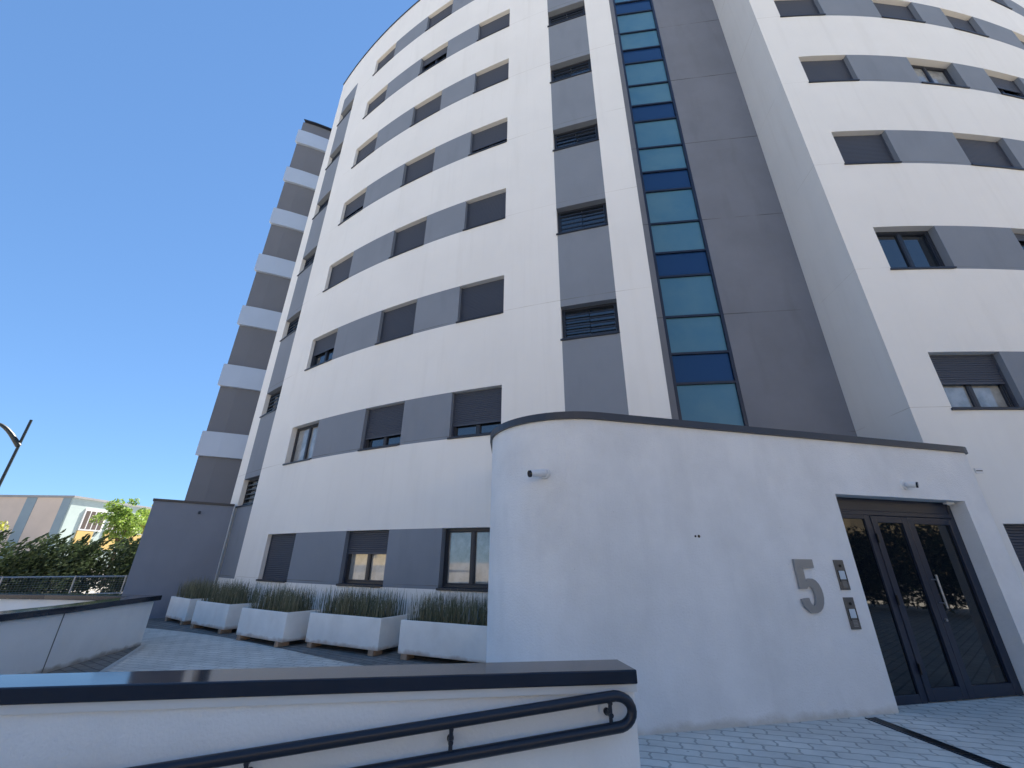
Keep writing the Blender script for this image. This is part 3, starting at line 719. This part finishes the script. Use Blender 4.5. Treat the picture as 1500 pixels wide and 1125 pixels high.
# ------------------------------------------------------------------ planters, bricks and plants
PL = [((-9.05, 12.43), (-7.95, 11.60)), ((-7.56, 11.27), (-6.20, 10.36)), ((-5.58, 9.78), (-4.22, 8.95)), ((-3.84, 9.06), (-2.24, 8.26)), ((-1.86, 8.10), (-0.24, 7.38))]
PNAME = ['smallest white planter farthest away against the grey wall', 'second white planter from the grey wall, before the grey stripe', 'middle white planter of the row, under the leftmost ground floor shutter',
         'white planter under the half shuttered ground floor window', 'white planter partly hidden by the rounded entrance wall']
BNAME = ['the smallest far planter by the grey wall', 'the second planter from the grey wall', 'the middle planter of the row', 'the planter under the half shuttered window', 'the planter cut off by the entrance wall']
PD = [0.72, 0.76, 0.78, 0.78, 0.78]
ZB, ZT = 0.085, 0.575
for i, (a, b) in enumerate(PL):
    a = Vector((*a, 0)); b = Vector((*b, 0)); Ln = (b - a).length; dv = (b - a).normalized(); nv = Vector((-dv.y, dv.x, 0)); dp = PD[i]
    T = Matrix(((dv.x, nv.x, 0, 0), (dv.y, nv.y, 0, 0), (0, 0, 1, 0), (0, 0, 0, 1)))
    root = thing('planter', PNAME[i], 'planter', a, 'white planters along the building front')
    t = 0.045; m = MB()
    lo = [(0, 0), (Ln, 0), (Ln, dp), (0, dp)]; li = [(t, t), (Ln - t, t), (Ln - t, dp - t), (t, dp - t)]
    for k in range(4):
        l = (k + 1) % 4
        P = lambda q, z: T @ Vector((q[0], q[1], z))
        m.face([P(lo[k], ZB), P(lo[l], ZB), P(lo[l], ZT), P(lo[k], ZT)])
        m.face([P(li[l], 0.4), P(li[k], 0.4), P(li[k], ZT), P(li[l], ZT)])
        m.face([P(lo[k], ZT), P(lo[l], ZT), P(li[l], ZT), P(li[k], ZT)])
    m.face([P(q, ZB) for q in lo[::-1]])
    bx = m.build('planter_box', M['planter'], root)
    bm = bmesh.new(); bm.from_mesh(bx.data); bmesh.ops.remove_doubles(bm, verts=bm.verts, dist=1e-5); bm.to_mesh(bx.data); bm.free()
    bevel(bx, 0.010, 3)
    m = MB(); n = 10
    for ix in range(n):
        pass
    m.face([P(q, 0.515) for q in [(t - .004, t - .004), (Ln - t + .004, t - .004), (Ln - t + .004, dp - t + .004), (t - .004, dp - t + .004)]]); m.build('soil', M['soil'], root)
    # bricks under the corners
    for (bx_, by_, nm) in ((0.14, 0.10, 'left front'), (Ln - 0.14, 0.10, 'right front')):
        if i == 4 and nm == 'right front': continue
        o_ = a + dv * bx_ + nv * by_
        m = MB(); m.box(-0.06, 0.06, -0.115, 0.115, 0.0, ZB - 0.001, 0, T)
        br = m.build('brick', M['brick'], None, (o_.x, o_.y, 0.005)); bevel(br, .006)
        tag(br, 'clay brick under the %s corner of %s' % (nm, BNAME[i]), 'brick', 'clay bricks under the planters')
    # horsetail reeds
    m = MB(); rnd = random.Random(30 + i)
    for k in range(int(760 * Ln / 1.6)):
        x = rnd.uniform(0.07, Ln - 0.07); y = rnd.uniform(0.06, dp - 0.06)
        if rnd.random() < 0.5: x = round(x / 0.17) * 0.17 + rnd.gauss(0, 0.03); x = min(max(x, .06), Ln - .06)
        hgt = rnd.uniform(0.29, 0.50) * (1.0 if rnd.random() < .8 else 1.18); lx = rnd.gauss(0, 0.035); ly = rnd.gauss(0, 0.03)
        rr = rnd.uniform(0.0028, 0.0052); ph = rnd.uniform(0, 6.28)
        base = Vector((x, y, 0.50))
        pts = [base, base + Vector((lx * .4, ly * .4, hgt * .55)), base + Vector((lx, ly, hgt))]
        rs = [rr, rr * .9, rr * .25]; rings = []
        for p_, r_ in zip(pts, rs):
            rings.append([m.vert(T @ (p_ + Vector((cos(ph + j * 2.094) * r_, sin(ph + j * 2.094) * r_, 0)))) for j in range(3)])
        for q in range(2):
            for j in range(3):
                l = (j + 1) % 3; m.f.append([rings[q][j], rings[q][l], rings[q + 1][l], rings[q + 1][j]]); m.mi.append(0)
    pl = m.build('reed_plant', M['reed'], None, a)
    tag(pl, 'clump of thin upright green reeds growing in %s' % BNAME[i], 'plant', 'reeds in the white planters')

# ------------------------------------------------------------------ number, intercoms, cameras, drain
def five():
    """outline of a condensed bold 5, unit height"""
    w = 0.54; out = []
    out += [(0.03, 1.0), (0.03, 0.44), (0.19, 0.44)]
    # inner bowl
    out += [(0.215, 0.475), (0.25, 0.49), (0.29, 0.485), (0.325, 0.45), (0.345, 0.39), (0.35, 0.32), (0.343, 0.24), (0.32, 0.17), (0.285, 0.135), (0.245, 0.135), (0.21, 0.165), (0.19, 0.22), (0.183, 0.275)]
    out += [(0.01, 0.255), (0.025, 0.165), (0.065, 0.085), (0.125, 0.028), (0.20, 0.0), (0.29, 0.0), (0.375, 0.028), (0.45, 0.085), (0.505, 0.17), (0.535, 0.27), (0.54, 0.35), (0.53, 0.44), (0.495, 0.53), (0.44, 0.595), (0.37, 0.63), (0.30, 0.632), (0.24, 0.612), (0.205, 0.585)]
    out += [(0.205, 0.835), (0.48, 0.835), (0.48, 1.0)]
    return out
pts = five(); H5 = 0.575
base = ann(3.485)
bm = bmesh.new()
fv = [bm.verts.new((x * H5 * 1.05, 0, z * H5)) for x, z in pts]
f = bm.faces.new(fv); bm.normal_update()
ex = bmesh.ops.extrude_face_region(bm, geom=[f]); ev = [v for v in ex['geom'] if isinstance(v, bmesh.types.BMVert)]
bmesh.ops.translate(bm, verts=ev, vec=(0, -0.028, 0)); bmesh.ops.triangulate(bm, faces=[q for q in bm.faces if len(q.verts) > 4])
bmesh.ops.recalc_face_normals(bm, faces=bm.faces)
me = bpy.data.meshes.new('house_number'); bm.to_mesh(me); bm.free(); me.materials.append(M['steel'])
hn = obj('house_number', me, None, (base.x - an.x * .008, base.y - an.y * .008, 0.992)); hn.rotation_euler = (0, 0, atan2(ad.y, ad.x))
tag(hn, 'large brushed steel numeral 5 on the white entrance wall', 'house number')
for s, z, lab in ((4.122, 1.23, 'upper steel intercom panel with small screen beside the entrance door'), (4.118, 0.815, 'lower steel intercom panel with small screen beside the entrance door')):
    loc = ann(s)
    root = thing('intercom_panel', lab, 'intercom', (loc.x, loc.y, z), 'intercom panels by the door', atan2(ad.y, ad.x))
    m = MB(); m.box(0, 0.14, -0.018, -0.001, 0, 0.335); bevel(m.build('plate', M['panelsteel'], root), .003)
    m = MB(); m.box(0.026, 0.114, -0.0205, -0.015, 0.118, 0.212); m.build('screen', M['screen'], root)
    m = MB(); m.box(0.012, 0.024, -0.0205, -0.015, 0.09, 0.22); m.box(0.116, 0.128, -0.0205, -0.015, 0.09, 0.22); m.build('screen_bezel', M['black'], root)
    m = MB(); m.tube([(0.07, -0.025, 0.268), (0.07, -0.012, 0.268)], 0.017, 14); m.build('camera_lens', M['black'], root, smooth=True)
    m = MB()
    for q in range(5): m.box(0.04, 0.105, -0.0205, -0.015, 0.03 + q * .014, 0.036 + q * .014)
    m.build('call_buttons', M['steel'], root)

def bullet_cam(root, dirv, base_off, ln=0.17, rr=0.034):
    dirv = dirv.normalized()
    m = MB(); m.tube([base_off, base_off - an * 0.035], [0.066, 0.058], 18); m.build('mount', M['camwhite'], root, smooth=True)
    j = base_off - an * 0.07
    m = MB(); m.tube([base_off - an * .03, j], 0.017, 10); m.build('arm', M['camwhite'], root, smooth=True)
    m = MB(); p0 = j - dirv * 0.03; p1 = j + dirv * ln
    m.tube([p0, p0 + dirv * .012, p1], [rr * .75, rr, rr], 18); m.build('housing', M['camwhite'], root, smooth=True)
    m = MB(); m.tube([p1 + dirv * .001, p1 + dirv * 0.022], [rr * 1.02, rr * .98], 18); m.build('lens', M['lensglass'], root, smooth=True)
c1 = ann(0.0); c1 = Vector((0.345, 4.95, 0))
# the camera sits where the round corner begins
Tc = ann(1.13) + an * 1.12
angc = atan2(4.92 - Tc.y, 0.40 - Tc.x); c1 = Tc + Vector((cos(angc), sin(angc), 0)) * 1.12
root = thing('security_camera', 'white bullet security camera high on the rounded entrance wall, pointing left', 'camera', (c1.x, c1.y, 2.47), 'security cameras on the entrance')
an_s = an; an = (Tc - c1).normalized(); bullet_cam(root, Vector((-0.88, -0.40, -0.16)), Vector((0, 0, 0)), 0.17, 0.040); an = an_s
c2 = ann(5.80)
root = thing('security_camera', 'white bullet security camera above the entrance door, pointing right', 'camera', (c2.x, c2.y, 2.56), 'security cameras on the entrance')
bullet_cam(root, Vector((0.62, -0.75, -0.16)), Vector((-0.05, 0, 0)), 0.08, 0.040)
c3 = ann(6.70, 0.13)
root = thing('presence_sensor', 'small white sensor under the doorway lintel at its right end', 'sensor', (c3.x, c3.y, DH), None, atan2(ad.y, ad.x))
m = MB(); m.box(-0.075, 0.075, -0.03, 0.03, -0.035, -0.001); bevel(m.build('body', M['camwhite'], root), .008)
m = MB(); m.tube([(0, 0, -0.035), (0, 0, -0.05)], [0.025, 0.015], 14); m.build('lens', M['camwhite'], root, smooth=True)

dr = thing('drain_channel', 'dark slotted drain channel crossing the pavers in front of the door', 'drain', (3.98, 5.3, 0))
m = MB(); da, db = Vector((3.88, 5.47, 0)), Vector((4.02, 4.25, 0)); dd = (db - da).normalized(); db = da + dd * 4.0; dnn = Vector((-dd.y, dd.x, 0)); TDr = Matrix(((dd.x, dnn.x, 0, da.x), (dd.y, dnn.y, 0, da.y), (0, 0, 1, 0), (0, 0, 0, 1)))
off = -Vector(dr.location)
m.box(0, 4.0, -0.065, -0.05, 0.0, 0.010, 0, TDr); m.box(0, 4.0, 0.05, 0.065, 0.0, 0.010, 0, TDr)
m.build('channel_frame', M['frame'], dr, off)
m = MB()
for k in range(8):
    x0 = k * 0.5 + .004; m.box(x0, x0 + 0.492, -0.05, 0.05, 0.0, 0.004, 0, TDr)
    for q in range(16): m.box(x0 + q * .031, x0 + q * .031 + 0.017, -0.048, 0.048, 0.004, 0.008, 0, TDr)
m.build('grate', M['black'], dr, off)

# ------------------------------------------------------------------ far left: fence, hedge, trees, lamp, distant building
fa, fb = Vector((-16.2, 10.6, 0)), Vector((-11.8, 14.75, 0))
fn = thing('mesh_fence', 'low galvanised mesh fence with top rail in front of the dark hedge', 'fence', fa)
L = (fb - fa).length; dv = (fb - fa).normalized()
def fp(s, z): p = fa + dv * s - fa; return (p.x, p.y, z)
m = MB(); nv = Vector((-dv.y, dv.x, 0)); T = Matrix(((dv.x, nv.x, 0, 0), (dv.y, nv.y, 0, 0), (0, 0, 1, 0), (0, 0, 0, 1)))
m.box(0, L, -.1, .1, 0, 0.42, 0, T); m.build('plinth', M['parapet'], fn)
m = MB(); m.tube([fp(0, .975), fp(L, .975)], 0.018, 8); m.build('top_rail', M['galv'], fn)
m = MB(); m.tube([fp(0, .50), fp(L, .50)], 0.014, 8); m.build('bottom_rail', M['galv'], fn)
for s in [0.1, 1.55, 3.0, 4.45, 5.6]:
    m = MB(); m.tube([fp(s, .4), fp(s, 1.0)], 0.022, 8); m.build('post', M['galv'], fn)
m = MB(); s = 0
while s < L: m.tube([fp(s, .5), fp(s, .975)], 0.0022, 3, cap=False); s += 0.06
for k in range(8): m.tube([fp(0, .53 + k * .058), fp(L, .53 + k * .058)], 0.0022, 3, cap=False)
m.build('wire_mesh', M['galv'], fn)

def leaf_cloud(mb, rnd, c, rx, ry, rz, n, ls, tilt=None, hollow=0.35):
    for k in range(n):
        while True:
            v = Vector((rnd.uniform(-1, 1), rnd.uniform(-1, 1), rnd.uniform(-1, 1)))
            if hollow < v.length < 1: break
        p = Vector((c[0] + v.x * rx, c[1] + v.y * ry, c[2] + v.z * rz))
        d = Vector((rnd.gauss(0, 1), rnd.gauss(0, 1), rnd.gauss(0, 1))).normalized()
        if tilt is not None: d = (d * 0.55 + tilt).normalized()
        s = d.cross(Vector((rnd.gauss(0, 1), rnd.gauss(0, 1), rnd.gauss(0, 1)))).normalized()
        l = ls * rnd.uniform(0.6, 1.4); w = l * 0.42
        mb.face([p - d * l * .5, p + s * w * .5, p + d * l * .5, p - s * w * .5])

rnd = random.Random(5)
ha, hb = Vector((-22.0, 12.0, 0)), Vector((-12.9, 20.2, 0))
m = MB()
for k in range(46):
    t = (k + rnd.uniform(-.4, .4)) / 46; p = ha.lerp(hb, t) + Vector((rnd.gauss(0, .35), rnd.gauss(0, .35), 0))
    top = rnd.choice([1.75, 1.9, 2.05, 2.2, 2.4]) * rnd.uniform(.95, 1.04)
    leaf_cloud(m, rnd, (p.x, p.y, top * .5), .62, .62, top * .5, 1300, 0.125, Vector((0.55, 0.25, 0.55)), 0.2)
    for q in range(3):                                   # feathery leaning shoots on top
        s0_ = Vector((p.x + rnd.gauss(0, .3), p.y + rnd.gauss(0, .3), top * .82)); dd_ = Vector((rnd.uniform(.2, .6), rnd.uniform(0, .3), rnd.uniform(.35, .6)))
        for w_ in range(46):
            f_ = rnd.random(); c_ = s0_ + dd_ * f_ * 1.1
            leaf_cloud(m, rnd, c_, .10 * (1.1 - f_), .10 * (1.1 - f_), .10 * (1.1 - f_), 1, 0.12, dd_.normalized(), 0)
hd = m.build('hedge', M['leafdark'], None)
tag(hd, 'dark green feathery hedge leaning behind the mesh fence', 'hedge')

def tree(name, label, loc, height, cr, leafm, n, seed, ls=0.2, group=None):
    rnd = random.Random(seed)
    root = thing(name, label, 'tree', loc, group)
    m = MB(); fork = height * .5
    m.tube([(0, 0, 0), (.05, .02, fork * .5), (0.02, .05, fork)], [.10 * cr / 1.2, .08 * cr / 1.2, .06 * cr / 1.2], 9)
    tips = []
    for k in range(8):
        a = k * 2.4; e = rnd.uniform(.3, 1.0)
        tip = Vector((cos(a) * cr * .75 * e, sin(a) * cr * .75 * e, height - cr * rnd.uniform(.15, 1.2)))
        m.tube([(0.02, .05, fork * .95), Vector((0.02, .05, fork)).lerp(tip, .5) + Vector((0, 0, .12)), tip], [.045, .03, .012], 6); tips.append(tip)
    m.build('trunk', M['bark'], root)
    m = MB()
    for tip in tips + [Vector((0, 0, height - cr * .45)), Vector((.2 * cr, 0, height - cr * .2))]:
        for q in range(5):
            c = tip + Vector((rnd.gauss(0, .28 * cr), rnd.gauss(0, .28 * cr), rnd.gauss(0, .22 * cr)))
            s = cr * rnd.uniform(.16, .34)
            leaf_cloud(m, rnd, c, s, s, s * .7, n // 50, ls, None, 0.1)
    m.build('crown', leafm, root)
    return root
tree('street_tree', 'sunlit lime green young tree above the hedge, next to the grey wall', (-23.2, 26.2, 0), 4.35, 1.45, M['leaflime'], 5200, 3, .17)
tree('street_tree', 'yellow green tree cut off by the left picture edge, beside the lamp post', (-25.3, 19.6, 0), 3.65, 1.3, M['leafyellow'], 4200, 8, .17)
tree('street_tree', 'pale yellow tree half hidden behind the tall grey wall', (-24.6, 30.2, 0), 4.6, 1.25, M['leafyellow'], 4200, 12, .18)

# street lamp
lp = thing('street_lamp', 'dark curved arm street lamp leaning into the sky at the left picture edge', 'street lamp', (-21.55, 17.75, 0))
m = MB(); m.tube([(0, 0, 0), (0, 0, 0.9), (0, 0, 1.0), (0, 0, 7.15)], [.085, .085, .06, .05], 12); m.build('pole', M['lamp'], lp, smooth=True)
ld = Vector((-0.72, -0.69, 0)).normalized()
m = MB(); pp = []
for k in range(9):
    t = k / 8; pp.append(ld * (1.0 * t) + Vector((0, 0, 5.95 + 0.85 * sin(t * pi / 2))))
m.tube(pp, [.10, .10, .095, .09, .085, .08, .07, .06, .05], 10); m.build('arm', M['lamp'], lp, smooth=True)
m = MB(); m.tube([pp[-1] - ld * .02, pp[-1] + ld * .12, pp[-1] + ld * .7, pp[-1] + ld * .85], [.05, .095, .11, .05], 10)
m.build('lamp_head', M['lamphead'], lp, smooth=True)

# distant building
K = Vector((-60.4, 58.7, 0)); HT = 9.05
db_ = thing('school_building', 'low tan and pale teal building with ochre window panels beyond the hedge', 'building', K)
m = MB(); m.box(-32, 0, 0, 17, 0, HT); m.build('wall', M['tan'], db_)
m = MB(); m.box(0.0, 0.25, 0.0, 17, 0, HT); m.box(0.25, 2.0, 17, 30, 0, HT - .3); o = m.build('side_wall', M['teal'], db_); o['label'] = 'pale teal side facade'
m = MB(); m.box(-32.2, 0.45, -0.2, 17.2, HT, HT + .28); m.build('roof_coping', M['roofgrey'], db_)
for x0, x1 in ((-6.1, -4.7), (-1.1, 0.02), (-13.5, -12.1)):
    m = MB(); m.box(x0, x1, -0.06, 0.02, 0, HT - .02); m.build('pilaster', M['bluestripe'], db_)
for y0_ in (2.2, 6.4, 10.6):
    m = MB(); m.box(0.2, 0.42, y0_, y0_ + 3.5, 5.0, 7.9); o = m.build('window', M['offwhite'], db_)
    p = MB()
    for q in range(4): p.box(0.40, 0.44, y0_ + .2 + q * .8, y0_ + .2 + q * .8 + .62, 5.2, 7.6)
    p.build('pane', M['farwin'], o)
    p = MB(); p.box(0.2, 0.4, y0_, y0_ + 2.4, 2.6, 4.95); p.build('window_panel', M['yellow'], db_)

# ------------------------------------------------------------------ the sunlit far side of the street (seen in the glass)
def cream(label, loc, x0, x1, n, rz):
    cb_ = thing('cream_building', label, 'building', loc, None, rz)
    m = MB(); m.box(x0, x1, -12, 0, 0, 11.5); m.build('wall', M['cream'], cb_)
    m = MB(); m.box(x0 - .2, x1 + .2, -12.2, .2, 11.5, 11.8); m.build('roof_coping', M['offwhite'], cb_)
    m = MB(); m.box(x0, x1, 0, .05, 0, 0.9); m.build('plinth', M['roofgrey'], cb_)
    for fl in range(3):
        for q in range(n):
            x = x0 + 3 + q * (x1 - x0 - 5) / n
            w_ = MB(); w_.box(x, x + 1.2, 0, .08, 2.0 + fl * 3.2, 3.6 + fl * 3.2); o = w_.build('window', M['offwhite'], cb_)
            p = MB(); p.box(x + .1, x + 1.1, .08, .1, 2.1 + fl * 3.2, 3.5 + fl * 3.2); p.build('pane', M['farwin'], o)
cream('long sunlit cream apartment house across the street, behind the photographer', (4, -34, 0), -28, 36, 12, 0)
cream('sunlit cream house down the street at the left, mirrored in the ground floor windows', (-56, -14, 0), -15, 15, 6, rad(-62))
cream('sunlit cream house beyond the tall hedge, mirrored at the top of the entrance door', (40, -8, 0), -14, 14, 5, rad(65))
m = MB(); rnd = random.Random(77)
for k in range(40):
    y = -10 + k * .38 + rnd.uniform(-.2, .2); top = rnd.uniform(2.6, 3.6)
    leaf_cloud(m, rnd, (18.5 + rnd.gauss(0, .3), y, top * .5), .7, .7, top * .48, 950, 0.19, None, 0.1)
tag(m.build('hedge', M['leafdark'], None), 'tall dark hedge at the far end of the forecourt, mirrored in the entrance door glass', 'hedge')
m = MB(); rnd = random.Random(78)  # added hedge row, out of view, keeps sunlit ground bounce off the near walls
for k in range(42):
    x = -8 + k * .62 + rnd.uniform(-.2, .2); top = rnd.uniform(2.9, 3.6)
    leaf_cloud(m, rnd, (x, -6.5 + rnd.gauss(0, .25), top * .5), .75, .7, top * .5, 520, 0.19, None, 0.3)
tag(m.build('hedge', M['leafdark'], None), 'long dark hedge added out of view behind the photographer to block low bounced light', 'hedge')
